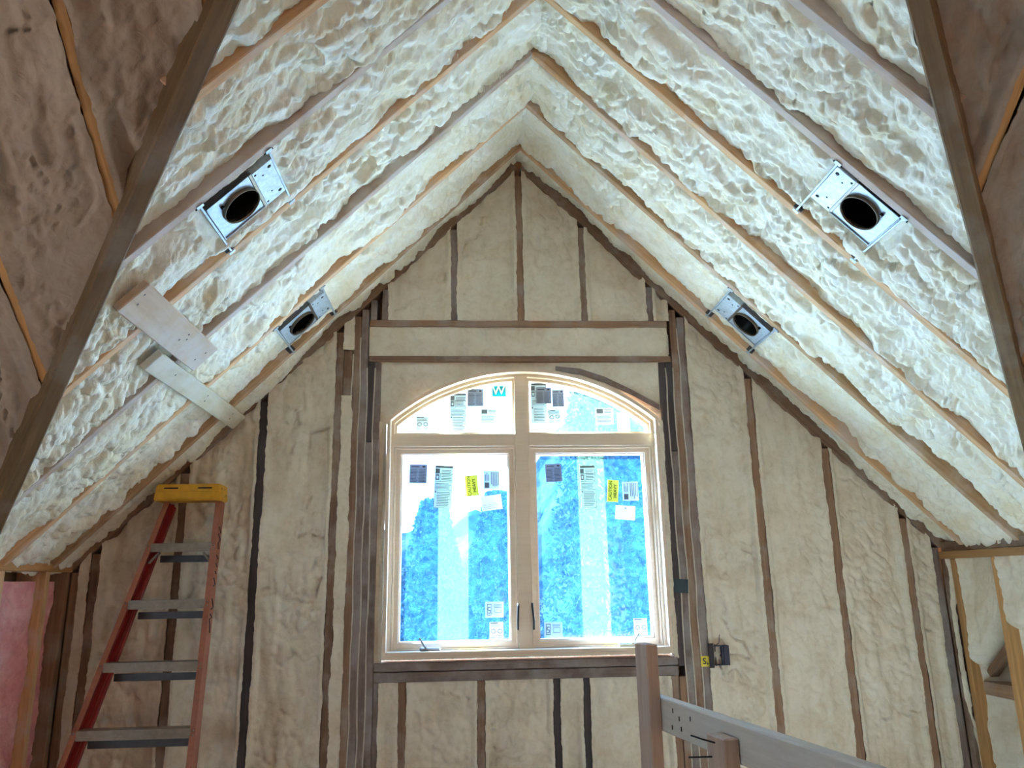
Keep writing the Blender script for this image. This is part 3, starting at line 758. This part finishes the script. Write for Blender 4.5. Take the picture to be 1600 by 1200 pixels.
# ------------------------------------------------------------------ boards nailed across the left rafters
def nail_dot(parent, fr, u, v, n): link('nail', box_mesh('nail', (-.004, -.002, -.001), (.004, .002, .001), 0), 'nail', parent, fr @ Matrix.Translation((u, v, n)))
def brace_board(u0, u1, y0, y1, mat, label, nails, t=.030):
    o = beam('brace_board', FL, (u0, y0, .001), (u1, y1, .001+t), mat, None, .004)
    tag(o, label, 'board')
    for u, v in nails: nail_dot(o, FL, u, v, .0015+t)
    return o
brace_board((1.137+.30)*NRM-.015, (1.22+.315)*NRM-.012, 2.53, 3.29, 'board', 'wide weathered board nailed across the left rafters, foam smeared',
            [(2.06, 2.56), (2.10, 2.58), (2.06, 3.0), (2.08, 3.02), (2.10, 2.98), (2.12, 3.21), (2.07, 3.23)])
brace_board((1.232+.315)*NRM-.01, (1.30+.31)*NRM-.005, 2.98, 4.18, 'board_grey', 'narrow grey board across the left rafters reaching the gable wall',
            [(2.21, 3.6), (2.24, 3.62), (2.21, 4.0), (2.24, 4.02), (2.22, 3.2)])

# ------------------------------------------------------------------ step ladder
lad = empty('step_ladder', (-1.5, 3.75, ZF))
tag(lad, 'folded orange fibreglass step ladder with yellow cap leaning at the left wall', 'ladder')
TL, TR = Vector((-1.520, 4.075, .44)), Vector((-1.276, 4.075, .44))
BL4, BR4 = Vector((-1.741, 3.84, -.61)), Vector((-1.236, 3.84, -.622))
def ext(a, b):
    t = (ZF-a.z)/(b.z-a.z); return a+(b-a)*t
BL, BR = ext(TL, BL4), ext(TR, BR4)
def at_z(a, b, z): return a+(b-a)*((z-a.z)/(b.z-a.z))
def channel(name, a, b, inward, mat, depth=.075, fl=.026, th=.004, back=None):
    """C channel rail: web on the outer side, flanges pointing inward"""
    d = (b-a); L = d.length; U = d/L
    V = Vector(inward)-U*U.dot(Vector(inward)); V.normalize()
    W = U.cross(V)
    if W.y < 0: W = -W
    mw = frame(a, U, V, W)
    bm = bmesh.new()
    sec = [(0, 0), (fl, 0), (fl, th), (th, th), (th, depth-th), (fl, depth-th), (fl, depth), (0, depth)]
    A = [bm.verts.new((0, x, y)) for x, y in sec]; B = [bm.verts.new((L, x, y)) for x, y in sec]
    for i in range(8): bm.faces.new((A[i], A[(i+1) % 8], B[(i+1) % 8], B[i]))
    bm.faces.new(A[::-1]); bm.faces.new(B)
    me = bm_mesh(name, bm); me.materials.append(M[mat]); me.materials.append(M['ladder_in'])
    for p in me.polygons:
        c = p.center
        if th*.9 < c.z < depth-th*.9 and c.y > th*.5: p.material_index = 1
    return link(name, me, None, lad, mw), mw
rail_l, mwl = channel('side_rail', TL-Vector((.018, 0, 0)), BL-Vector((.018, 0, 0)), (1, 0, 0), 'ladder')
rail_r, mwr = channel('side_rail', TR+Vector((.018, 0, 0)), BR+Vector((.018, 0, 0)), (-1, 0, 0), 'ladder')
for a, b in ((TL+Vector((.0, .080, -.03)), BL+Vector((.02, .105, 0))), (TR+Vector((-.0, .080, -.03)), BR+Vector((-.02, .105, 0)))):
    stick('rear_leg', a, b, .022, .03, 'ladder_in', lad, (0, 1, 0))
for k, z in enumerate([.205, -.068, -.347, -.628, -.905, -1.18]):
    p, q = at_z(TL, BL, z), at_z(TR, BR, z)
    y = p.y
    # tread with a front and a back lip
    bm = bmesh.new()
    add_box(bm, (p.x+.004, y-.002, z-.030), (q.x-.004, y+.002, z+.012)); add_box(bm, (p.x+.004, y+.002, z+.008), (q.x-.004, y+.074, z+.012)); add_box(bm, (p.x+.006, y+.072, z-.020), (q.x-.006, y+.075, z+.008))
    st = link('step', bm_mesh('step', bm), 'alu', lad)
    for x in (p.x-.008, q.x+.008):
        for dz in (-.018, .0):
            link('rivet', tube_mesh('rivet', [(x, y-.004, z+dz), (x, y+.002, z+dz)], .0045, 8), 'alu', st)
    stick('rear_brace', (p.x+.02, y+.092, z-.062), (q.x-.02, y+.092, z-.062), .006, .034, 'steel_dark', lad, (0, 0, 1), .001)
    if k == 0:
        stick('gusset', (p.x-.006, y+.012, z-.085), (p.x+.045, y+.012, z-.032), .008, .02, 'alu', lad, (0, 1, 0), .001)
        stick('gusset', (q.x-.045, y+.012, z-.034), (q.x-.004, y+.012, z-.085), .008, .02, 'alu', lad, (0, 1, 0), .001)
# top cap
bm = bmesh.new()
prof = [(-.170, .0), (.170, .0), (.160, .085), (-.160, .085)]
A = [bm.verts.new((x, -.040, z)) for x, z in prof]; B = [bm.verts.new((x*.99, .085, z)) for x, z in prof]
bm.faces.new(A); bm.faces.new(B[::-1])
for i in range(4): bm.faces.new((A[i], B[i], B[(i+1) % 4], A[(i+1) % 4]))
bmesh.ops.bevel(bm, geom=bm.edges[:], offset=.006, segments=2, affect='EDGES')
capm = Matrix.Translation((-1.412, 4.07, .430))
cap = link('top_cap', bm_mesh('top_cap', bm), 'cap', lad, capm)
for x in (-.085, .085): link('slot', box_mesh('slot', (x-.035, -.0412, .060), (x+.035, -.036, .067), 0), 'nail', cap, capm)
link('rib', box_mesh('rib', (-.158, -.0425, .046), (.158, -.038, .050), .001), 'cap', cap, capm)
for y, z in ((-.02, .02), (.02, .02), (.05, .03), (-.02, .06), (.03, .06)): link('hole', box_mesh('hole', (.163, y-.004, z-.005), (.1685-z*.09, y+.004, z+.005), 0), 'nail', cap, capm)
# marker scrawl on the outer face of the right rail
marks = [[(.14, .25), (.165, .75), (.18, .2), (.20, .8), (.225, .3), (.25, .55)], [(.285, .3), (.30, .6)], [(.325, .3), (.34, .65)], [(.365, .35), (.375, .6)], [(.40, .2), (.425, .7), (.44, .3)],
         [(.50, .3), (.535, .85), (.55, .4)], [(.575, .25), (.585, .8), (.60, .2), (.625, .5), (.66, .6)]]
for ln in marks:
    pts3 = [mwr @ Vector((a, -.0012, .008+b*.06)) for a, b in ln]
    link('marker_stroke', tube_mesh('marker_stroke', pts3, .003, 6), 'ink', rail_r)

# ------------------------------------------------------------------ guard rail
E1 = Vector((.17, -.985, 0)).normalized(); P1 = Vector((.985, .17, 0)).normalized()
gr = empty('guard_rail', (.57, 2.46, ZF))
tag(gr, 'rough timber guard rail of posts and one sloping-away board in the foreground', 'railing')
A1 = Vector((.565, 2.42, 0))
FG = frame(A1, E1, P1, (0, 0, 1))
post1 = beam('post', FG, (-.045, -.038, ZF), (.044, 0, -.187), 'post', gr)
railb = beam('rail', FG, (-.03, .001, -.427), (1.95, .039, -.337), 'rail', gr)
post2 = beam('post', FG, (.40, -.040, ZF), (.49, -.001, -.368), 'post', gr)
for (u, v, z) in ((.445, -.038, -.385), (.425, -.038, -.418)):
    pts3 = [FG @ Vector((u, v+.004, z)), FG @ Vector((u-.01, v-.028, z+(.009 if z > -.4 else -.001))), FG @ Vector((u-.02, v-.055, z+(.018 if z > -.4 else -.002)))]
    link('nail', tube_mesh('nail', pts3, .0022, 6), 'nail', post2)
for (u, z) in ((.12, -.36), (.16, -.375), (.17, -.40), (.11, -.405), (.23, -.365)):
    link('nail', box_mesh('nail', (-.002, -.0012, -.006), (.002, .001, .006), 0), 'nail', railb, FG @ Matrix.Translation((u, .0008, z)))

# ------------------------------------------------------------------ electrical box, note, tape
eb = empty('outlet_box', (1.33, YW, -.44)); tag(eb, 'black and blue plastic electrical box on the stud right of the window', 'electrical box')
x0, x1, z0, z1 = 1.288, 1.385, -.440, -.342
for a in ((x0, x1, z0, z0+.004), (x0, x1, z1-.004, z1), (x0, x0+.004, z0, z1), (x1-.004, x1, z0, z1)):
    wbeam('box_side', a[0], a[1], YW-.022, YW+.05, a[2], a[3], 'box_blue', eb, .001)
wbeam('box_back', x0, x1, YW+.046, YW+.05, z0, z1, 'black', eb, .001)
wbeam('divider', x0+.060, x0+.066, YW-.020, YW+.05, z0, z1, 'box_blue', eb, .001)
wbeam('box_flap', x0+.068, x1-.002, YW-.024, YW-.020, z0+.002, z1-.002, 'box_blue', eb, .001)
wbeam('box_bracket', x0-.012, x0+.014, YW-.020, YW-.016, z0-.012, z1+.012, 'black', eb, .001)
for k in range(4):
    zz = z0+.02+.018*k
    pts3 = [(x0+.02+.01*math.sin(2.1*k+t*3), YW+.04-.06*t, zz+.03*math.sin(1.3*k+4*t)) for t in np.linspace(0, 1, 8)]
    link('wire', tube_mesh('wire', pts3, .003, 6), 'black' if k != 2 else 'bead', eb)
link('wire', tube_mesh('wire', [(x0+.03, YW-.005, z1+.0), (x0+.045, YW-.02, z1+.012), (x0+.05, YW-.016, z1+.035), (x0+.055, YW-.012, z1+.055)], .0018, 6), 'black', eb)
nt_ = link('sticky_note', box_mesh('sticky_note', (-.024, -.0006, -.026), (.024, .0006, .026), 0), 'note', None, Matrix.Translation((1.259, YW-.003, -.420)))
tag(nt_, 'small yellow note marked with a letter beside the electrical box', 'note')
def flat_text(name, s, size, x, y, z, rot, mat, parent, mirror=False):
    me = text_mesh(name, s, size, mirror)
    mw = Matrix.Translation((x, y, z)) @ Matrix.Rotation(rot, 4, 'Y') @ Matrix.Rotation(math.pi/2, 4, 'X')
    return link(name, me, mat, parent, mw)
flat_text('lettering', 'S,', .044, 1.259, YW-.0042, -.420, -.05, 'ink', nt_)
tp = link('tape_piece', box_mesh('tape_piece', (-.038, -.0008, -.036), (.038, .0008, .036), 0), 'tape', None, Matrix.Translation((1.158, YW-.004, -.036)) @ Matrix.Rotation(.06, 4, 'Y'))
tag(tp, 'dark teal strip of tape across the studs right of the window', 'tape')

# ------------------------------------------------------------------ paper labels on the glass
GROUP = 'paper labels on the window glass'
SY = GY-.0015
def sticker(box, mat, label, tilt=0.0, marks=(), ink='ink_soft', name='window_label'):
    x0, z0, x1, z1 = box; w, h = x1-x0, z1-z0
    mw = Matrix.Translation(((x0+x1)/2, SY, (z0+z1)/2)) @ Matrix.Rotation(tilt, 4, 'Y')
    o = link(name, box_mesh(name, (-w/2, -.0004, -h/2), (w/2, .0004, h/2), 0), mat, None, mw)
    tag(o, label, 'label', GROUP)
    if marks:
        bm = bmesh.new()
        for (a, b, c, d) in marks: add_box(bm, (-w/2+a*w, -.0009, -h/2+b*h), (-w/2+c*w, -.0004, -h/2+d*h))
        link('print', bm_mesh('print', bm), ink, o, mw)
    return o, mw
def lines(a, c, z0, z1, n, duty=.4, rag=.2):
    r = []
    for k in range(n):
        z = z0+(z1-z0)*k/n
        r.append((a, z, c-rag*random.random()*(c-a), z+(z1-z0)/n*duty))
    return r
def tall_marks():
    m = [(0, .95, 1, 1), (.02, .82, .26, .93), (.04, .66, .25, .69), (.04, .76, .25, .79), (.04, .66, .09, .79), (.20, .66, .25, .79), (0, .80, 1, .81), (0, .62, 1, .63), (0, .42, 1, .43), (.30, .63, .32, .80), (0, 0, .02, 1), (.98, 0, 1, 1), (0, 0, 1, .012), (.04, .36, .12, .40)]
    return m+lines(.36, .95, .66, .92, 7)+lines(.05, .95, .45, .60, 5)+lines(.16, .92, .05, .40, 9)
def grey_marks(): return lines(.06, .46, .08, .78, 9, .25)+lines(.54, .94, .08, .78, 9, .25)+[(.1, .86, .55, .90), (.74, .84, .88, .92)]
def info_marks(): return [(.06, .66, .42, .94)]+lines(.5, .94, .70, .94, 3)+lines(.06, .94, .08, .56, 6)
def cert_marks():
    m = [(.05, .90, .62, .97)]+lines(.08, .92, .68, .88, 3)+lines(.06, .42, .06, .24, 2)+lines(.6, .94, .06, .24, 2)
    for cx in (.27, .75):
        for k in range(8):
            a = k*math.pi/4; m.append((cx+.15*math.cos(a)-.05, .45+.12*math.sin(a)-.03, cx+.15*math.cos(a)+.05, .45+.12*math.sin(a)+.03))
    return m
def side_marks(): return [(.08, .06, .36, .36)]+[(.10+.1*k, .45, .14+.1*k, .95-.2*random.random()) for k in range(3)]+[(.48+.11*k, .06+.2*random.random(), .53+.11*k, .94) for k in range(5)]
def s_marks(): return [(.10, .14, .34, .18), (.10, .82, .34, .86), (.10, .18, .13, .84), (.33, .18, .36, .84), (.16, .62, .30, .67), (.14, .45, .18, .66), (.18, .44, .28, .49), (.26, .30, .30, .48), (.15, .26, .30, .31), (.50, .28, .88, .31), (.50, .60, .88, .63), (.50, .28, .52, .63), (.86, .28, .88, .63)]+lines(.45, .92, .70, .86, 3)
sticker((-.274, .838, -.203, .920), 'paper', 'small printed label low in the left transom corner', 0, cert_marks())
sticker((-.082, .829, .010, 1.055), 'paper', 'tall printed rating label in the left transom', 0, tall_marks())
sticker((.016, .978, .109, 1.081), 'paper_grey', 'square grey label at the top of the left transom', 0, grey_marks(), 'ink')
o, mw = sticker((.159, 1.036, .251, 1.099), 'teal', 'teal logo sticker seen in reverse in the left transom', 0)
link('lettering', text_mesh('lettering', 'JW', .070, True), 'paper_white', o, mw @ Matrix.Translation((0, -.001, .002)) @ Matrix.Rotation(math.pi/2, 4, 'X'))
link('lettering', text_mesh('lettering', 'JELD-WEN', .016, True), 'ink_soft', o, mw @ Matrix.Translation((.01, -.001, -.044)) @ Matrix.Rotation(math.pi/2, 4, 'X'))
sticker((.092, .879, .183, .963), 'paper', 'printed info label below the logo in the left transom', 0, info_marks())
sticker((.880, .824, .952, .938), 'paper_white', 'blank white slip at the right end of the right transom', 0)
sticker((.383, .879, .473, 1.114), 'paper', 'tall printed rating label beside the mullion in the right transom', 0, tall_marks())
o, mw = sticker((.412, .992, .502, 1.088), 'paper_grey', 'grey label lying over the tall label in the right transom', 0, grey_marks(), 'ink')
o.location.y -= .0012
sticker((.506, .973, .574, 1.076), 'paper_grey', 'grey label right of the tall label in the right transom', -.02, grey_marks(), 'ink')
sticker((.479, .879, .551, .958), 'paper', 'tilted label with two seals in the right transom', -.12, cert_marks())
sticker((.755, .870, .858, .967), 'paper', 'printed info label in the middle of the right transom', 0, info_marks())
for side, gray, tall, yel, lab, wht, bS, bl in (
    ('left', (-.307, .541, -.210, .646), (-.168, .401, -.069, .637), (.004, .467, .075, .582), (.106, .505, .193, .606), (.092, .388, .206, .470), (.109, -.183, .208, -.101), (.132, -.292, .205, -.206)),
    ('right', (.455, .541, .547, .643), (.652, .396, .737, .631), (.802, .426, .865, .549), (.889, .432, .978, .538), (.842, .326, .954, .405), (.425, -.289, .523, -.211), (.912, -.288, .984, -.202))):
    lf = side == 'left'
    sticker(gray, 'paper_grey', f'square grey label at the top of the {side} casement', .02 if lf else -.05, grey_marks(), 'ink')
    sticker(tall, 'paper', f'tall printed rating label on the {side} casement', .05 if lf else -.02, tall_marks())
    tl = -.10 if lf else .08
    o, mw = sticker(yel, 'paper_yellow', f'yellow caution heavy sticker on the {side} casement', tl, name='caution_sticker')
    for dx, t_, sz in ((-.014, 'CAUTION', .0245), (.014, 'HEAVY', .0245)):
        link('lettering', text_mesh('lettering', t_, sz), 'green_ink', o, mw @ Matrix.Translation((dx, -.001, 0)) @ Matrix.Rotation(-math.pi/2, 4, 'Y') @ Matrix.Rotation(math.pi/2, 4, 'X'))
    sticker(lab, 'paper', f'printed label with sideways text on the {side} casement', .0, side_marks())
    sticker(wht, 'paper_white', f'crooked white slip below the yellow sticker on the {side} casement', -.12 if lf else .08, lines(.08, .92, .12, .5, 3, .15) if lf else [(.45, .78, .55, .84)])
    sticker(bS, 'paper', f'label with a boxed emblem low on the {side} casement', 0 if lf else .02, s_marks())
    sticker(bl, 'paper_white', f'label with two round seals in the bottom corner of the {side} casement', 0, cert_marks())

# ------------------------------------------------------------------ outdoors
gnd = poly_struct('ground', [(-60, 4.9, -4.6), (60, 4.9, -4.6), (60, 120, -4.6), (-60, 120, -4.6)], 'ground', 'unseen ground below the window, made pale to bounce sunlight inside', .1, (0, 0, -1))  # out of view, kept pale so it bounces sun up to the dormer ceiling
def tree(x, y, h, r, seed, label):
    rnd = np.random.default_rng(seed)
    root = empty('tree', (x, y, -4.6)); tag(root, label, 'tree', 'trees outside the window')
    link('trunk', tube_mesh('trunk', [(x, y, -4.6), (x+.1, y, -4.6+h*.5), (x, y+.1, -4.6+h*.9)], .16), 'bark', root)
    n = 26000
    t = rnd.random(n)**.8; ang = rnd.random(n)*2*math.pi; rr = r*(1-t*.85)*np.sqrt(rnd.random(n))
    c = np.stack([x+rr*np.cos(ang), y+rr*np.sin(ang), -4.6+h*(.12+.88*t)-rr*.25], 1)
    a = rnd.normal(size=(n, 3)); a /= np.linalg.norm(a, axis=1)[:, None]; b = np.cross(a, rnd.normal(size=(n, 3))); b /= np.linalg.norm(b, axis=1)[:, None]
    s_ = (.018+.028*rnd.random(n))[:, None]
    P = np.stack([c-a*s_-b*s_*.5, c+a*s_-b*s_*.5, c+a*s_+b*s_*.5, c-a*s_+b*s_*.5], 1).reshape(-1, 3)
    me = bpy.data.meshes.new('foliage'); me.from_pydata(P.tolist(), [], np.arange(4*n).reshape(-1, 4).tolist()); me.update()
    link('foliage', me, 'leaf', root)
for k, (x, y, h, r, lb) in enumerate([(-.6, 15, 6.2, 1.7, 'shorter tree seen through the left casement'), (2.3, 12.5, 9.2, 1.8, 'tall tree seen through the middle of the window'),
                                      (5.0, 17.5, 10.5, 2.1, 'tall tree seen through the right casement'), (9.4, 23, 12, 2.6, 'far tree at the right edge of the window'), (-3.0, 19, 6.6, 2.2, 'far low tree at the left edge of the window'),
                                      (1.0, 24, 7.4, 2.4, 'low tree behind the mullion')]):
    tree(x, y, h, r, 300+k, lb)

# wooded hillside closing the view
nx, ny = 150, 40
X, T = np.meshgrid(np.linspace(-26, 40, nx), np.linspace(0, 1, ny))
crest = 2.6+6.5/(1+np.exp(-(X-3.5)/1.6))+1.1*fbm(X*.35, X*0, 801, 4)
Z = -4.6+(crest+4.6)*T+.5*fbm(X*.9, T*9, 802, 4); Y = 30+11*T+1.2*fbm(X*.7, T*7, 803, 4)
P = np.stack([X, Y, Z], -1).reshape(-1, 3); idx = np.arange(nx*ny).reshape(ny, nx)
q = np.stack([idx[:-1, :-1], idx[:-1, 1:], idx[1:, 1:], idx[1:, :-1]], -1).reshape(-1, 4)
me = bpy.data.meshes.new('hillside'); me.from_pydata(P.tolist(), [], q.tolist()); me.update()
for p_ in me.polygons: p_.use_smooth = True
tag(link('hillside', me, 'leaf'), 'wooded hillside beyond the window', 'hillside', kind='structure')

# thin foam drips hanging from two rafters left of the ridge
bm = bmesh.new(); rd = random.Random(5)
for (yr, ulo, uhi, n) in ((3.21, .16, .42, 26), (2.80, .20, .55, 16), (3.61, .25, .6, 10)):
    for k in range(n):
        b0 = FL @ Vector((rd.uniform(ulo, uhi), yr-.042-rd.uniform(0, .05), -.012))
        L_ = rd.uniform(.008, .030); r_ = rd.uniform(.0015, .0035)
        tip = bm.verts.new(b0-Vector((0, 0, L_))); ring = [bm.verts.new(b0+Vector((r_*math.cos(a*2.1), r_*math.sin(a*2.1), .004))) for a in range(3)]
        for i in range(3): bm.faces.new((ring[i], ring[(i+1) % 3], tip))
tag(link('foam_drips', bm_mesh('foam_drips', bm), 'foam', ceil_l), kind='stuff')
